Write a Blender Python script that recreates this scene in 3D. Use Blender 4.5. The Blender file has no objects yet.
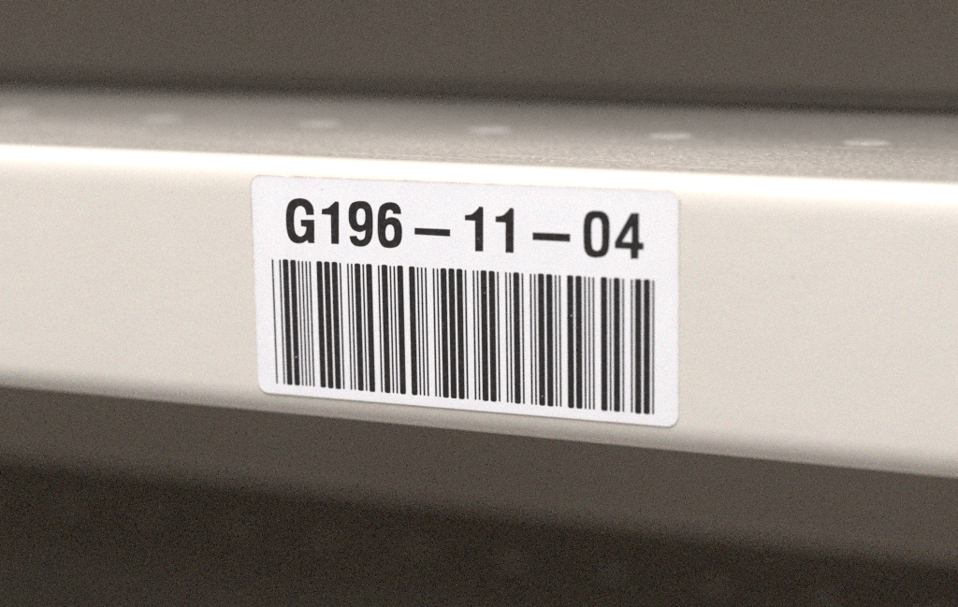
import bpy, bmesh, math, random
from mathutils import Vector, Matrix, noise
from mathutils.geometry import tessellate_polygon
random.seed(7)
S = bpy.context.scene
COL = S.collection
R = math.radians

# ------------------------------------------------------------------ helpers
def link(name, me, mat=None, parent=None, smooth=True):
    o = bpy.data.objects.new(name, me)
    COL.objects.link(o)
    if mat: me.materials.append(mat)
    if parent: o.parent = parent
    for p in me.polygons: p.use_smooth = smooth
    return o

def empty(name, loc, label, cat, group=None):
    o = bpy.data.objects.new(name, None)
    o.empty_display_size = .02
    COL.objects.link(o)
    o.location = loc
    o['label'] = label; o['category'] = cat
    if group: o['group'] = group
    return o

class NT:
    def __init__(s, name):
        s.m = bpy.data.materials.new(name); s.m.use_nodes = True
        s.t = s.m.node_tree; s.b = s.t.nodes['Principled BSDF']
        s.tc = s.t.nodes.new('ShaderNodeTexCoord')
    def n(s, typ, **kw):
        x = s.t.nodes.new(typ)
        for k, v in kw.items():
            if k in x.inputs: x.inputs[k].default_value = v
            else: setattr(x, k, v)
        return x
    def l(s, a, b): s.t.links.new(a, b)
    def noise(s, scale, detail=3, rough=.55, vec=None, stretch=None):
        x = s.n('ShaderNodeTexNoise', Scale=scale, Detail=detail, Roughness=rough)
        v = vec or s.tc.outputs['Object']
        if stretch:
            mp = s.n('ShaderNodeMapping'); mp.inputs['Scale'].default_value = stretch
            s.l(v, mp.inputs['Vector']); v = mp.outputs['Vector']
        s.l(v, x.inputs['Vector'])
        return x.outputs['Fac']
    def ramp(s, fac, stops):
        x = s.n('ShaderNodeValToRGB'); e = x.color_ramp.elements
        while len(e) < len(stops): e.new(.5)
        for i, (p, c) in enumerate(stops):
            e[i].position = p
            e[i].color = (c, c, c, 1) if isinstance(c, (int, float)) else (*c, 1)
        s.l(fac, x.inputs['Fac'])
        return x.outputs['Color']
    def mix(s, fac, a, b, mode='MIX'):
        x = s.n('ShaderNodeMix', data_type='RGBA', blend_type=mode)
        for sock, v in ((x.inputs['Factor'], fac), (x.inputs['A'], a), (x.inputs['B'], b)): pass
        ins = [i for i in x.inputs if i.type == 'RGBA']
        f = [i for i in x.inputs if i.name == 'Factor' and i.type == 'VALUE'][0]
        for sock, v in ((f, fac), (ins[0], a), (ins[1], b)):
            if isinstance(v, tuple): sock.default_value = (*v, 1)
            elif isinstance(v, (int, float)): sock.default_value = v
            else: s.l(v, sock)
        return [o for o in x.outputs if o.type == 'RGBA'][0]
    def bump(s, h, strength, dist=.001, normal=None):
        x = s.n('ShaderNodeBump', Strength=strength, Distance=dist)
        s.l(h, x.inputs['Height'])
        if normal: s.l(normal, x.inputs['Normal'])
        return x.outputs['Normal']

# ------------------------------------------------------------------ materials
def m_enamel():
    k = NT('cream_enamel')
    big = k.noise(9, 3)
    c = k.ramp(big, [(.3, ENAMEL_A), (.7, ENAMEL_B)])
    spk = k.ramp(k.noise(520, 2, .5), [(.0, 1), (.765, 1), (.80, 0)])     # sparse dirt specks
    inv = k.n('ShaderNodeInvert'); k.l(spk, inv.inputs['Color'])
    c = k.mix(inv.outputs['Color'], c, (.22, .17, .12))
    fine = k.noise(1500, 2, .6)
    c = k.mix(.16, c, k.ramp(fine, [(.3, .62), (.7, 1.0)]), 'MULTIPLY')
    k.l(c, k.b.inputs['Base Color'])
    k.b.inputs['Roughness'].default_value = .42
    k.b.inputs['Specular IOR Level'].default_value = .5
    k.b.inputs['Coat Weight'].default_value = 1.0
    k.b.inputs['Coat IOR'].default_value = 1.62
    k.b.inputs['Coat Roughness'].default_value = .3
    n0 = k.bump(k.noise(22, 2), .25, .0012)
    n1 = k.bump(k.noise(160, 2), .12, .0006, n0)
    n2 = k.bump(k.noise(900, 2), .04, .0001, n1)
    k.l(n2, k.b.inputs['Normal'])
    return k.m

def m_deck():
    k = NT('dusty_deck_paint')
    big = k.noise(22, 4, stretch=(.35, 1, 1))
    c = k.ramp(big, [(.3, DECK_A), (.7, DECK_B)])
    grit = k.noise(900, 4, .7)
    c = k.mix(.55, c, k.ramp(grit, [(.34, .42), (.5, .9), (.63, 1.4)]), 'MULTIPLY')
    # bright flecks and scratches worn along the front strip
    vo = k.n('ShaderNodeTexVoronoi', Scale=430.0); k.l(k.tc.outputs['Object'], vo.inputs['Vector'])
    fl = k.ramp(vo.outputs['Distance'], [(.0, 1), (.10, 1), (.17, 0)])
    pick = k.ramp(k.noise(60, 3), [(.5, 0), (.6, 1)])
    fl = k.mix(1.0, fl, pick, 'MULTIPLY')
    c = k.mix(fl, c, (.85, .80, .72))
    scr = k.ramp(k.noise(60, 3, .6, stretch=(.10, 2.2, 1)), [(.0, 0), (.64, 0), (.67, .35), (.70, 0)])
    c = k.mix(scr, c, (.80, .76, .70))
    k.l(c, k.b.inputs['Base Color'])
    k.b.inputs['Roughness'].default_value = .55
    k.b.inputs['Specular IOR Level'].default_value = .35
    n1 = k.bump(grit, .5, .0003)
    k.l(n1, k.b.inputs['Normal'])
    return k.m

def m_dimple():
    k = NT('rubbed_bare_paint')
    c = k.ramp(k.noise(400, 3), [(.3, (.52, .495, .46)), (.7, (.70, .67, .62))])
    k.l(c, k.b.inputs['Base Color'])
    k.b.inputs['Roughness'].default_value = .3
    return k.m

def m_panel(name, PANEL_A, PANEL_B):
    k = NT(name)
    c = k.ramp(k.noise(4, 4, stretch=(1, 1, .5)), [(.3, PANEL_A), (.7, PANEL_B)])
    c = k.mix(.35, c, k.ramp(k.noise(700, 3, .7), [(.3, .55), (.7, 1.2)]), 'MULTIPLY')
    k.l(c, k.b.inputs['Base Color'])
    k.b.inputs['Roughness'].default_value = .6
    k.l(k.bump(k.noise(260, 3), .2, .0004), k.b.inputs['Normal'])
    return k.m

def m_paper():
    k = NT('label_paper')
    c = k.ramp(k.noise(120, 5, .65), [(.3, (.81, .812, .838)), (.7, (.845, .847, .87))])
    c = k.mix(.10, c, k.ramp(k.noise(2600, 2, .6), [(.3, .7), (.7, 1.0)]), 'MULTIPLY')
    # two or three tiny yellow-brown marks, and a grimy rim where the edge has picked up dirt
    sp = k.ramp(k.noise(330, 1, .5), [(.0, 0), (.77, 0), (.80, .5)])
    c = k.mix(sp, c, (.55, .45, .25))
    at = k.n('ShaderNodeAttribute', attribute_name='grime')
    gn = k.ramp(k.noise(140, 4, .7), [(.35, .25), (.65, 1)])
    g = k.mix(1.0, at.outputs['Color'], gn, 'MULTIPLY')
    c = k.mix(g, c, (.42, .30, .20))
    k.l(c, k.b.inputs['Base Color'])
    k.b.inputs['Roughness'].default_value = .42
    k.b.inputs['Specular IOR Level'].default_value = .35
    k.l(k.bump(k.noise(70, 3), .10, .0004), k.b.inputs['Normal'])
    return k.m

def m_ink():
    k = NT('thermal_transfer_ink')
    c = k.ramp(k.noise(1500, 3, .7), [(.3, (.013, .012, .012)), (.55, (.025, .022, .022)), (.75, (.065, .054, .048))])
    vo = k.n('ShaderNodeTexVoronoi', Scale=620.0); k.l(k.tc.outputs['Object'], vo.inputs['Vector'])
    fl = k.ramp(vo.outputs['Distance'], [(.0, 1), (.07, 1), (.13, 0)])
    pick = k.ramp(k.noise(210, 2), [(.60, 0), (.66, 1)])
    fl = k.mix(1.0, fl, pick, 'MULTIPLY')
    c = k.mix(fl, c, (.55, .52, .50))
    k.l(c, k.b.inputs['Base Color'])
    k.b.inputs['Roughness'].default_value = .5
    k.b.inputs['Specular IOR Level'].default_value = .22
    return k.m

ENAMEL_A, ENAMEL_B = (.69, .652, .592), (.725, .687, .628)
DECK_A, DECK_B = (.33, .302, .27), (.45, .412, .37)
ENAMEL, DECK, DIMPLE, PANEL, PAPER, INK = m_enamel(), m_deck(), m_dimple(), m_panel('pale_brown_grey_paint', (.56, .505, .43), (.64, .58, .495)), m_paper(), m_ink()

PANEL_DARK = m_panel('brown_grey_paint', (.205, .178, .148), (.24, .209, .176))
BASE_SHADE = m_panel('painted_base_shade', (.115, .098, .080), (.140, .119, .098))  # shade at the upright panel's foot, put into a darker colour

# ------------------------------------------------------------------ shelves
X0, X1 = -1.05, .62
Y_BACK = .463          # where the back panel stands
Z_CREST, Z_LOW = 0.0287, -.0310

def beam_profile():
    """front flange of a shelf seen from the side: crest, bend, tall face, lower bend, return lip"""
    P = [(.0085, Z_CREST - .0012), (.0072, Z_CREST - .0002)]
    ry, rz, q = .0068, .0098, 2 / 3.1                              # upper bend
    for i in range(25):
        a = math.pi / 2 * i / 24
        P.append((ry * (1 - math.sin(a) ** q), Z_CREST - rz * (1 - max(math.cos(a), 0) ** q)))
    zt = Z_CREST - rz
    rb, rbz = .0040, .0072
    zb = Z_LOW + rbz
    for i in range(1, 9):                              # nearly flat face, a hair of belly
        t = i / 9
        P.append((-.00002 * math.sin(math.pi * t), zt + (zb - zt) * t))
    for i in range(13):
        a = math.pi / 2 * i / 12
        P.append((rb * (1 - math.cos(a)), zb - rbz * math.sin(a)))
    P += [(.016, Z_LOW), (.0165, Z_LOW + .0008), (.0165, Z_LOW + .008)]
    return P

def make_beam_mesh():
    bm = bmesh.new(); prof = beam_profile(); N = 60; rows = []
    for i in range(N + 1):
        x = X0 + (X1 - X0) * i / N
        rows.append([bm.verts.new((x, y, z)) for y, z in prof])
    for a, b in zip(rows, rows[1:]):
        for j in range(len(prof) - 1):
            bm.faces.new((a[j], a[j + 1], b[j + 1], b[j]))
    bmesh.ops.recalc_face_normals(bm, faces=bm.faces)
    me = bpy.data.meshes.new('front_beam'); bm.to_mesh(me); bm.free()
    return me

STEP = .057            # shallow crease that sets the dimpled field a little lower
def make_deck_mesh():
    bm = bmesh.new()
    d = Z_CREST
    prof = [(.0080, d - .0011), (.012, d - .0006), (.030, d - .0006), (STEP - .010, d - .0006),
            (STEP - .005, d - .0007), (STEP, d - .0009), (STEP + .005, d - .0012), (STEP + .010, d - .0014),
            (.10, d - .0014), (.2, d - .0014), (.3, d - .0014), (Y_BACK - .002, d - .0014)]
    under = [(y, z - .0012) for y, z in reversed(prof)]
    ring = prof + under
    rows = [[bm.verts.new((x, y, z)) for y, z in ring] for x in [X0 + (X1 - X0) * i / 30 for i in range(31)]]
    for a, b in zip(rows, rows[1:]):
        for j in range(len(ring)):
            k = (j + 1) % len(ring)
            bm.faces.new((a[j], a[k], b[k], b[j]))
    bm.faces.new(rows[0]); bm.faces.new(list(reversed(rows[-1])))
    bmesh.ops.recalc_face_normals(bm, faces=bm.faces)
    me = bpy.data.meshes.new('deck'); bm.to_mesh(me); bm.free()
    return me

def make_dimple_mesh():
    """pressed round stud: rolled rim, shallow dome"""
    bm = bmesh.new()
    prof = [(.0058, 0), (.0052, .00018), (.0045, .00035), (.0036, .00040), (.0024, .00040), (.0010, .00040)]
    n = 32; rings = []
    for r, z in prof:
        rings.append([bm.verts.new((r * math.cos(2 * math.pi * i / n), r * math.sin(2 * math.pi * i / n), z)) for i in range(n)])
    for a, b in zip(rings, rings[1:]):
        for i in range(n):
            bm.faces.new((a[i], a[(i + 1) % n], b[(i + 1) % n], b[i]))
    bm.faces.new(rings[-1])
    bmesh.ops.recalc_face_normals(bm, faces=bm.faces)
    me = bpy.data.meshes.new('dimple'); bm.to_mesh(me); bm.free()
    return me

BEAM_ME, DECK_ME, DIM_ME = make_beam_mesh(), make_deck_mesh(), make_dimple_mesh()
BEAM_ME.materials.append(ENAMEL); DECK_ME.materials.append(DECK); DIM_ME.materials.append(DIMPLE)

def shelf(z, label, dimples):
    root = empty('metal_shelf', (0, 0, z), label, 'shelf')
    link('front_beam', BEAM_ME, None, root)
    dk = link('deck', DECK_ME, None, root)
    for x, y in dimples:
        o = link('dimple', DIM_ME, None, dk)
        o.location = (x, y, Z_CREST - .0014)
    return root

PITCH = .0485
shelf(0, 'cream enamelled metal shelf with rounded front edge, the one carrying the white barcode label', 
      [(.0240 + PITCH * k, .0812) for k in range(-7, 3)])
shelf(-.2287, 'lower metal shelf in deep shade under the labelled shelf, blurred, faint row of dimples',
      [(.001 + .0466 * k, .391) for k in range(-11, 4)])
shelf(.2287, 'upper metal shelf above the labelled shelf, shading the back of its deck', [])

# back panels, folded sheet
def panel(a, b, label, mat, parent=None, name='back_panel'):
    bm = bmesh.new()
    bmesh.ops.create_cube(bm, size=1)
    bmesh.ops.scale(bm, verts=bm.verts, vec=[b[i] - a[i] for i in range(3)])
    bmesh.ops.translate(bm, verts=bm.verts, vec=[(a[i] + b[i]) / 2 for i in range(3)])
    bmesh.ops.bevel(bm, geom=list(bm.edges), offset=.0015, segments=2, affect='EDGES')
    me = bpy.data.meshes.new(name); bm.to_mesh(me); bm.free()
    bp = link(name, me, mat, parent, False)
    if label: bp['label'] = label; bp['category'] = 'panel'
    return bp
panel((X0, Y_BACK, -.42), (X1, Y_BACK + .012, .62), 'brown-grey sheet panel seen blurred below the labelled shelf, behind the lower shelf', PANEL)
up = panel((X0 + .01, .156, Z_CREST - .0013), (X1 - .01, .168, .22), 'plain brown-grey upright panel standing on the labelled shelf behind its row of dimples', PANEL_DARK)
panel((X0 + .01, .151, Z_CREST - .0013), (X1 - .01, .1558, Z_CREST + .0042), None, BASE_SHADE, up, 'base_shade_strip')  # added dark strip standing in for shade where panel meets deck

# ------------------------------------------------------------------ label
W, H, TH = .1, .0504, .00016
lab = empty('barcode_label', (0, -.00003, 0), 'white rounded sticker printed G196-11-04 over a black barcode, stuck on cream shelf front', 'label')
lab.rotation_euler = (0, -.00742, 0)

def rrect(x0, x1, z0, z1, r, n=8):
    pts = []
    for cx, cz, a0 in ((x1 - r, z1 - r, 0), (x0 + r, z1 - r, 90), (x0 + r, z0 + r, 180), (x1 - r, z0 + r, 270)):
        for i in range(n + 1):
            a = R(a0 + 90 * i / n); pts.append((cx + r * math.cos(a), cz + r * math.sin(a)))
    return pts

bm = bmesh.new()
insets = [(0, 0.0), (0, TH * .7), (.00010, TH), (.00035, TH), (.0008, TH), (.003, TH)]
rings = []
for ins, y in insets:
    r = max(.0027 - ins, .0004)
    ring = []
    for (x, z) in rrect(-W / 2 + ins, W / 2 - ins, -H / 2 + ins, H / 2 - ins, r, 10):
        # hand-cut irregularity of a die-cut sticker edge
        j = noise.noise(Vector((x * 160, z * 160, 3.1))) * .00005
        ring.append(bm.verts.new((x + j, -y, z + j)))
    rings.append(ring)
n = len(rings[0])
for a, b in zip(rings, rings[1:]):
    for i in range(n): bm.faces.new((a[i], a[(i + 1) % n], b[(i + 1) % n], b[i]))
bm.faces.new(rings[-1])
bmesh.ops.recalc_face_normals(bm, faces=bm.faces)
me = bpy.data.meshes.new('paper'); bm.to_mesh(me); bm.free()
ca = me.color_attributes.new('grime', 'FLOAT_COLOR', 'POINT')
for i, v in enumerate(me.vertices):
    ri = i // n
    g = (1, 1, .95, .30, .06, 0)[min(ri, 5)]
    if v.co.z < .02: g *= .3
    elif v.co.x > .01: g *= .6
    ca.data[i].color = (g, g, g, 1)
paper = link('paper', me, PAPER, lab, False)

Y_INK = -(TH + .00002)
GLYPHS = [[[[-34.14,16.61],[-36.1,16.53],[-36.1,16.7],[-36.11,16.92],[-36.13,17.16],[-36.18,17.38],[-36.25,17.6],[-36.35,17.82],[-36.46,18.03],[-36.61,18.2],[-36.79,18.32],[-37.01,18.42],[-37.24,18.48],[-37.46,18.5],[-37.69,18.47],[-37.92,18.39],[-38.14,18.28],[-38.34,18.13],[-38.51,17.95],[-38.66,17.73],[-38.79,17.48],[-38.89,17.2],[-38.98,16.87],[-39.04,16.51],[-39.09,16.14],[-39.12,15.75],[-39.15,15.37],[-39.16,14.96],[-39.16,14.57],[-39.15,14.19],[-39.14,13.84],[-39.12,13.5],[-39.09,13.18],[-39.03,12.89],[-38.95,12.62],[-38.85,12.37],[-38.73,12.15],[-38.57,11.97],[-38.37,11.83],[-38.14,11.72],[-37.89,11.64],[-37.66,11.62],[-37.44,11.65],[-37.22,11.74],[-37.02,11.86],[-36.84,12.0],[-36.69,12.16],[-36.56,12.36],[-36.44,12.57],[-36.35,12.8],[-36.27,13.07],[-36.21,13.36],[-36.17,13.64],[-36.14,13.85],[-37.46,13.95],[-37.46,15.41],[-34.09,15.55],[-34.25,10.24],[-35.75,10.22],[-36.01,10.89],[-36.21,10.75],[-36.46,10.57],[-36.75,10.39],[-37.05,10.24],[-37.35,10.14],[-37.68,10.05],[-38.02,10.0],[-38.36,10.0],[-38.72,10.02],[-39.1,10.08],[-39.47,10.19],[-39.79,10.35],[-40.08,10.56],[-40.33,10.84],[-40.55,11.15],[-40.73,11.51],[-40.88,11.91],[-40.99,12.36],[-41.07,12.83],[-41.13,13.32],[-41.17,13.82],[-41.2,14.35],[-41.2,14.88],[-41.19,15.41],[-41.16,15.94],[-41.12,16.49],[-41.06,17.02],[-40.96,17.5],[-40.85,17.94],[-40.7,18.34],[-40.53,18.71],[-40.33,19.04],[-40.09,19.31],[-39.82,19.55],[-39.53,19.75],[-39.19,19.91],[-38.82,20.04],[-38.4,20.14],[-37.97,20.21],[-37.54,20.23],[-37.1,20.23],[-36.65,20.19],[-36.22,20.11],[-35.82,19.99],[-35.47,19.81],[-35.15,19.58],[-34.86,19.32],[-34.63,19.05],[-34.45,18.78],[-34.33,18.5],[-34.25,18.21],[-34.18,17.9],[-34.14,17.57],[-34.13,17.2],[-34.14,16.87]]],
[[[-30.07,10.31],[-28.19,10.34],[-27.89,19.62],[-28.13,19.87],[-28.79,19.85],[-28.94,19.72],[-29.13,19.56],[-29.36,19.38],[-29.57,19.2],[-29.79,19.01],[-30.01,18.8],[-30.23,18.6],[-30.45,18.44],[-30.67,18.33],[-30.89,18.25],[-31.11,18.2],[-31.32,18.15],[-31.53,18.11],[-31.75,18.09],[-31.94,18.08],[-32.09,18.07],[-32.24,16.87],[-29.97,16.81]]],
[[[-25.53,12.25],[-23.75,12.41],[-23.71,12.28],[-23.66,12.1],[-23.59,11.92],[-23.49,11.78],[-23.35,11.67],[-23.17,11.57],[-22.98,11.51],[-22.79,11.5],[-22.59,11.54],[-22.37,11.63],[-22.16,11.75],[-21.99,11.9],[-21.87,12.08],[-21.79,12.29],[-21.73,12.52],[-21.68,12.76],[-21.65,13.03],[-21.62,13.32],[-21.61,13.59],[-21.6,13.79],[-21.73,13.72],[-21.9,13.62],[-22.1,13.51],[-22.31,13.43],[-22.53,13.36],[-22.76,13.3],[-23.02,13.27],[-23.3,13.28],[-23.63,13.34],[-24.01,13.45],[-24.38,13.59],[-24.69,13.79],[-24.94,14.04],[-25.15,14.35],[-25.31,14.69],[-25.44,15.04],[-25.54,15.4],[-25.59,15.78],[-25.62,16.17],[-25.62,16.58],[-25.61,17.03],[-25.59,17.5],[-25.54,17.97],[-25.45,18.38],[-25.33,18.74],[-25.18,19.06],[-25.0,19.33],[-24.79,19.57],[-24.55,19.74],[-24.26,19.87],[-23.96,19.96],[-23.65,20.04],[-23.35,20.11],[-23.04,20.16],[-22.72,20.19],[-22.39,20.2],[-22.04,20.2],[-21.67,20.18],[-21.31,20.13],[-20.99,20.02],[-20.71,19.84],[-20.45,19.59],[-20.23,19.31],[-20.04,18.98],[-19.91,18.63],[-19.83,18.24],[-19.77,17.81],[-19.73,17.34],[-19.71,16.8],[-19.71,16.21],[-19.72,15.6],[-19.74,15.03],[-19.76,14.49],[-19.78,13.95],[-19.82,13.45],[-19.88,12.97],[-19.98,12.53],[-20.09,12.12],[-20.23,11.75],[-20.41,11.4],[-20.61,11.09],[-20.86,10.82],[-21.13,10.58],[-21.42,10.38],[-21.74,10.23],[-22.1,10.13],[-22.47,10.06],[-22.84,10.03],[-23.2,10.02],[-23.57,10.04],[-23.92,10.1],[-24.24,10.19],[-24.52,10.33],[-24.77,10.52],[-25.0,10.73],[-25.18,10.98],[-25.31,11.28],[-25.41,11.65],[-25.48,11.99]],[[-22.52,18.55],[-22.72,18.52],[-22.93,18.44],[-23.13,18.32],[-23.29,18.16],[-23.41,17.96],[-23.51,17.71],[-23.58,17.44],[-23.63,17.17],[-23.67,16.92],[-23.68,16.66],[-23.68,16.4],[-23.66,16.15],[-23.63,15.88],[-23.57,15.59],[-23.49,15.34],[-23.38,15.13],[-23.23,14.98],[-23.04,14.88],[-22.83,14.82],[-22.63,14.8],[-22.44,14.83],[-22.24,14.91],[-22.05,15.03],[-21.89,15.19],[-21.78,15.41],[-21.69,15.67],[-21.63,15.95],[-21.58,16.23],[-21.55,16.52],[-21.53,16.82],[-21.53,17.12],[-21.55,17.39],[-21.58,17.63],[-21.63,17.86],[-21.7,18.06],[-21.8,18.22],[-21.95,18.36],[-22.13,18.46],[-22.33,18.53]]],
[[[-12.81,17.67],[-14.8,17.67],[-14.81,17.79],[-14.82,17.94],[-14.85,18.11],[-14.92,18.25],[-15.04,18.36],[-15.2,18.46],[-15.38,18.53],[-15.55,18.55],[-15.72,18.53],[-15.91,18.47],[-16.08,18.38],[-16.22,18.25],[-16.33,18.06],[-16.41,17.83],[-16.47,17.58],[-16.53,17.34],[-16.56,17.09],[-16.58,16.82],[-16.6,16.58],[-16.61,16.39],[-16.49,16.47],[-16.33,16.58],[-16.14,16.69],[-15.93,16.78],[-15.68,16.85],[-15.41,16.9],[-15.11,16.93],[-14.82,16.93],[-14.5,16.88],[-14.17,16.81],[-13.86,16.69],[-13.58,16.52],[-13.35,16.29],[-13.16,16.01],[-12.99,15.69],[-12.87,15.33],[-12.78,14.93],[-12.73,14.48],[-12.71,14.01],[-12.72,13.55],[-12.75,13.09],[-12.8,12.61],[-12.89,12.16],[-13.01,11.75],[-13.17,11.39],[-13.36,11.07],[-13.59,10.79],[-13.88,10.56],[-14.24,10.37],[-14.66,10.22],[-15.11,10.12],[-15.56,10.07],[-16.02,10.04],[-16.5,10.06],[-16.97,10.12],[-17.36,10.26],[-17.67,10.49],[-17.93,10.78],[-18.13,11.13],[-18.3,11.5],[-18.43,11.9],[-18.52,12.34],[-18.58,12.81],[-18.62,13.29],[-18.64,13.77],[-18.63,14.28],[-18.61,14.8],[-18.59,15.34],[-18.56,15.91],[-18.53,16.52],[-18.49,17.12],[-18.41,17.65],[-18.3,18.11],[-18.17,18.52],[-18.01,18.89],[-17.81,19.2],[-17.57,19.46],[-17.29,19.66],[-16.99,19.82],[-16.67,19.96],[-16.34,20.07],[-15.99,20.15],[-15.63,20.2],[-15.28,20.22],[-14.92,20.2],[-14.56,20.15],[-14.21,20.07],[-13.91,19.94],[-13.64,19.76],[-13.41,19.54],[-13.21,19.29],[-13.05,19.01],[-12.94,18.68],[-12.88,18.3],[-12.84,17.94]],[[-15.64,15.26],[-15.81,15.23],[-15.99,15.16],[-16.17,15.06],[-16.31,14.92],[-16.43,14.74],[-16.53,14.52],[-16.61,14.27],[-16.67,14.01],[-16.71,13.73],[-16.73,13.43],[-16.72,13.13],[-16.7,12.86],[-16.67,12.6],[-16.62,12.36],[-16.55,12.15],[-16.45,11.97],[-16.3,11.84],[-16.12,11.75],[-15.93,11.69],[-15.73,11.67],[-15.54,11.7],[-15.35,11.78],[-15.16,11.89],[-15.0,12.04],[-14.88,12.23],[-14.78,12.47],[-14.7,12.73],[-14.64,13.0],[-14.62,13.3],[-14.61,13.63],[-14.63,13.95],[-14.67,14.23],[-14.72,14.47],[-14.78,14.69],[-14.87,14.88],[-14.98,15.03],[-15.12,15.14],[-15.28,15.22],[-15.46,15.26]]],
[[[4.44,10.31],[6.31,10.35],[6.5,19.83],[6.26,20.1],[5.57,20.07],[5.47,19.94],[5.35,19.78],[5.2,19.59],[5.02,19.4],[4.81,19.18],[4.57,18.95],[4.32,18.72],[4.07,18.53],[3.85,18.41],[3.63,18.32],[3.41,18.25],[3.18,18.2],[2.93,18.16],[2.65,18.13],[2.4,18.12],[2.21,18.11],[2.19,16.98],[4.53,16.95]]],
[[[11.48,10.35],[13.34,10.39],[13.52,19.81],[13.28,20.08],[12.62,20.08],[12.52,19.94],[12.39,19.76],[12.24,19.56],[12.06,19.36],[11.85,19.15],[11.61,18.92],[11.36,18.7],[11.12,18.52],[10.9,18.4],[10.68,18.32],[10.47,18.26],[10.25,18.21],[10.0,18.18],[9.74,18.16],[9.5,18.16],[9.32,18.15],[9.25,16.9],[11.58,16.85]]],
[[[32.1,20.24],[32.43,20.24],[32.76,20.24],[33.08,20.21],[33.37,20.14],[33.66,20.04],[33.93,19.9],[34.18,19.73],[34.39,19.53],[34.55,19.28],[34.68,19.0],[34.78,18.69],[34.86,18.33],[34.92,17.93],[34.95,17.49],[34.96,17.02],[34.96,16.5],[34.96,15.92],[34.95,15.29],[34.93,14.65],[34.9,14.06],[34.88,13.52],[34.85,13.0],[34.79,12.52],[34.69,12.09],[34.55,11.69],[34.37,11.34],[34.14,11.02],[33.85,10.77],[33.47,10.57],[33.01,10.43],[32.52,10.34],[32.06,10.29],[31.61,10.28],[31.15,10.31],[30.72,10.39],[30.35,10.52],[30.04,10.72],[29.8,10.96],[29.59,11.26],[29.43,11.59],[29.31,11.94],[29.25,12.32],[29.21,12.77],[29.18,13.3],[29.15,13.97],[29.14,14.76],[29.14,15.55],[29.15,16.25],[29.16,16.82],[29.19,17.33],[29.24,17.79],[29.31,18.22],[29.42,18.6],[29.55,18.95],[29.7,19.25],[29.88,19.51],[30.08,19.72],[30.31,19.89],[30.56,20.01],[30.83,20.11],[31.13,20.18],[31.45,20.22],[31.78,20.23]],[[32.1,18.7],[31.9,18.67],[31.69,18.61],[31.49,18.5],[31.33,18.35],[31.2,18.16],[31.1,17.94],[31.03,17.67],[30.97,17.31],[30.93,16.84],[30.92,16.28],[30.93,15.68],[30.93,15.1],[30.94,14.52],[30.95,13.91],[30.98,13.35],[31.02,12.89],[31.09,12.57],[31.16,12.35],[31.26,12.19],[31.38,12.05],[31.53,11.93],[31.7,11.84],[31.89,11.78],[32.07,11.76],[32.25,11.78],[32.43,11.83],[32.61,11.92],[32.76,12.04],[32.88,12.18],[32.99,12.33],[33.07,12.55],[33.14,12.87],[33.19,13.35],[33.21,13.95],[33.22,14.59],[33.23,15.2],[33.23,15.79],[33.23,16.39],[33.22,16.94],[33.19,17.4],[33.13,17.76],[33.07,18.03],[32.98,18.24],[32.86,18.41],[32.7,18.55],[32.51,18.64],[32.3,18.69]]],
[[[39.61,20.06],[41.36,20.13],[41.36,13.97],[42.37,13.92],[42.37,12.46],[41.26,12.4],[41.21,10.5],[39.5,10.41],[39.5,12.47],[36.06,12.45],[36.07,13.82]],[[39.76,17.25],[39.76,13.94],[37.69,13.94]]],
[[[-9.73,14.79],[-1.31,14.83],[-1.34,13.29],[-9.76,13.35]]],
[[[17.73,15.02],[26.19,15.08],[26.18,13.37],[17.71,13.4]]]]

bm = bmesh.new()
for loops in GLYPHS:
    polys = [[Vector((x / 1000, z / 1000, 0)) for x, z in lp] for lp in loops]
    flat = [v for lp in polys for v in lp]
    vs = [bm.verts.new((v.x, Y_INK, v.y)) for v in flat]
    for t in tessellate_polygon(polys):
        try: bm.faces.new([vs[i] for i in t])
        except ValueError: pass
bmesh.ops.recalc_face_normals(bm, faces=bm.faces)
for f in bm.faces:
    if f.normal.y > 0: f.normal_flip()
me = bpy.data.meshes.new('lettering'); bm.to_mesh(me); bm.free()
link('lettering', me, INK, lab, False)

C39 = {'*': '010010100', 'G': '000001101', '1': '100100001', '9': '001100100', '6': '001110000',
       '-': '010000101', '0': '000110100', '4': '000110001'}
bm = bmesh.new()
units = 0; seq = []
for ch in '*G196-11-04*':
    for i, b in enumerate(C39[ch]):
        w = 3 if b == '1' else 1
        if i % 2 == 0: seq.append((units, w))
        units += w
    units += 1
units -= 1
bx0, bx1, bz0, bz1 = -.0452, .0447, -.0227, .0061
mod = (bx1 - bx0) / units
for u, w in seq:
    a = bx0 + u * mod; b = a + w * mod
    if w == 1: a += mod * .04; b -= mod * .04; z1 = bz1; z0 = bz0
    else: a -= mod * .03; b += mod * .03; z1 = bz1 + .00014; z0 = bz0 - .00010
    z1 += random.uniform(-.00004, .00004); z0 += random.uniform(-.00004, .00004)
    r = min((b - a) / 2 * .95, .00042 if w == 3 else .00015)
    bm.faces.new([bm.verts.new((x, Y_INK, z)) for x, z in rrect(a, b, z0, z1, r, 4)])
for f in bm.faces:
    f.normal_update()
    if f.normal.y > 0: f.normal_flip()
me = bpy.data.meshes.new('barcode'); bm.to_mesh(me); bm.free()
link('barcode', me, INK, lab, False)

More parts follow.
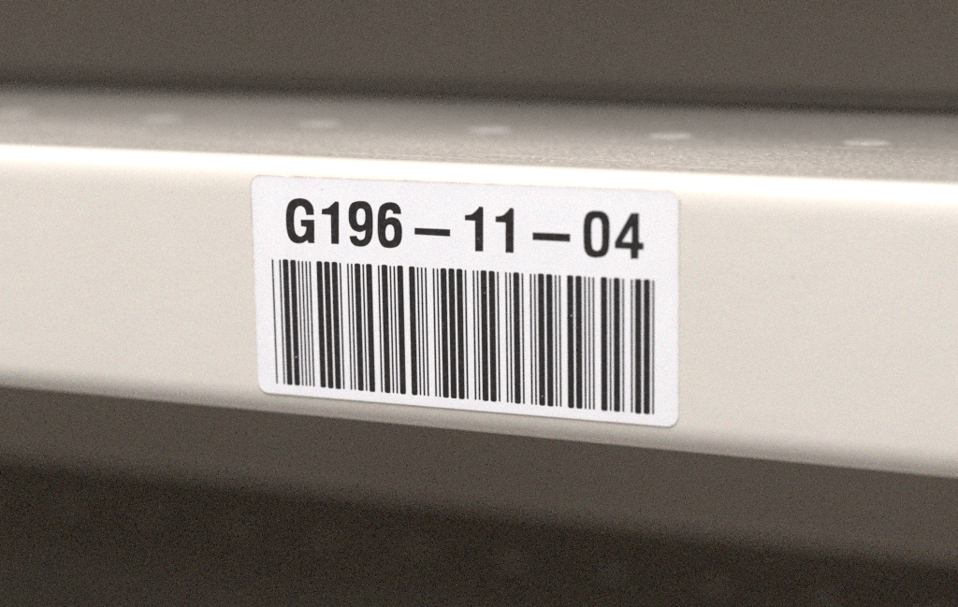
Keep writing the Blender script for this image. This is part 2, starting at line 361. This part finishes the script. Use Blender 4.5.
# ------------------------------------------------------------------ camera
cx, cy, cz = 0.161135, -0.383309, 0.081250
yaw, pitch, roll = -0.386647, 0.196522, -0.009157
f = Vector((math.sin(yaw) * math.cos(pitch), math.cos(yaw) * math.cos(pitch), -math.sin(pitch)))
r = Vector((math.cos(yaw), -math.sin(yaw), 0)); u = r.cross(f)
r2 = r * math.cos(roll) + u * math.sin(roll); u2 = -r * math.sin(roll) + u * math.cos(roll)
cam = bpy.data.cameras.new('camera'); co = bpy.data.objects.new('camera', cam); COL.objects.link(co)
M = Matrix((( r2.x, u2.x, -f.x, cx), (r2.y, u2.y, -f.y, cy), (r2.z, u2.z, -f.z, cz), (0, 0, 0, 1)))
co.matrix_world = M
cam.sensor_fit = 'HORIZONTAL'; cam.sensor_width = 36; cam.lens = 73.18
cam.clip_start = .02; cam.clip_end = 100
cam.dof.use_dof = True
cam.dof.focus_distance = (Vector((-.013, 0, 0)) - Vector((cx, cy, cz))).dot(f)
cam.dof.aperture_fstop = 5.8
S.camera = co

# ------------------------------------------------------------------ light
LA, LB, WS = 8.6, 36.0, .71
def area(name, loc, target, sx, sy, power, color):
    l = bpy.data.lights.new(name, 'AREA'); l.shape = 'RECTANGLE'; l.size = sx; l.size_y = sy
    l.energy = power; l.color = color
    o = bpy.data.objects.new(name, l); COL.objects.link(o)
    o.location = loc
    d = Vector(target) - Vector(loc)
    o.rotation_euler = d.to_track_quat('-Z', 'Y').to_euler()
    return o
area('shelf_aisle_lamp', (-.05, -.40, .68), (0, 0, 0), 1.6, .13, LA, (.985, .98, 1))
area('ceiling_tube', (.1, -.617, 1.95), (0, 0, 0), 1.5, .60, LB, (1, .965, .95))

w = bpy.data.worlds.new('World'); S.world = w; w.use_nodes = True
wt = w.node_tree
tc = wt.nodes.new('ShaderNodeTexCoord'); sp = wt.nodes.new('ShaderNodeSeparateXYZ')
wt.links.new(tc.outputs['Generated'], sp.inputs[0])
cr = wt.nodes.new('ShaderNodeValToRGB'); mr = wt.nodes.new('ShaderNodeMapRange')
mr.inputs['From Min'].default_value = -1; mr.inputs['From Max'].default_value = 1
wt.links.new(sp.outputs['Z'], mr.inputs['Value']); wt.links.new(mr.outputs[0], cr.inputs['Fac'])
e = cr.color_ramp.elements                       # dim room: floor, lighter walls at eye level, ceiling
e[0].position = 0; e[0].color = (.30, .27, .24, 1)
e[1].position = 1; e[1].color = (.45, .44, .43, 1)
m_ = e.new(.5); m_.color = (1, .95, .875, 1)
m_ = e.new(.68); m_.color = (.7, .67, .63, 1)
vor = wt.nodes.new('ShaderNodeTexVoronoi'); vor.inputs['Scale'].default_value = 24
wt.links.new(tc.outputs['Generated'], vor.inputs['Vector'])      # coloured cells added to the room light to tint its sampling noise
hs = wt.nodes.new('ShaderNodeHueSaturation'); hs.inputs['Saturation'].default_value = 1.35; hs.inputs['Value'].default_value = 2.0
wt.links.new(vor.outputs['Color'], hs.inputs['Color'])
mx = wt.nodes.new('ShaderNodeMix'); mx.data_type = 'RGBA'; mx.blend_type = 'MULTIPLY'
ci = [i for i in mx.inputs if i.type == 'RGBA']
[i for i in mx.inputs if i.name == 'Factor' and i.type == 'VALUE'][0].default_value = 1.0
wt.links.new(cr.outputs['Color'], ci[0]); wt.links.new(hs.outputs['Color'], ci[1])
wt.links.new([o for o in mx.outputs if o.type == 'RGBA'][0], wt.nodes['Background'].inputs['Color'])
wt.nodes['Background'].inputs['Strength'].default_value = WS

S.view_settings.view_transform = 'Standard'; S.view_settings.look = 'None'
S.view_settings.exposure = 0; S.view_settings.gamma = 1
S.render.engine = 'CYCLES'
S.cycles.use_denoising = False
S.cycles.use_adaptive_sampling = True
S.cycles.adaptive_threshold = .034
S.cycles.adaptive_min_samples = 16
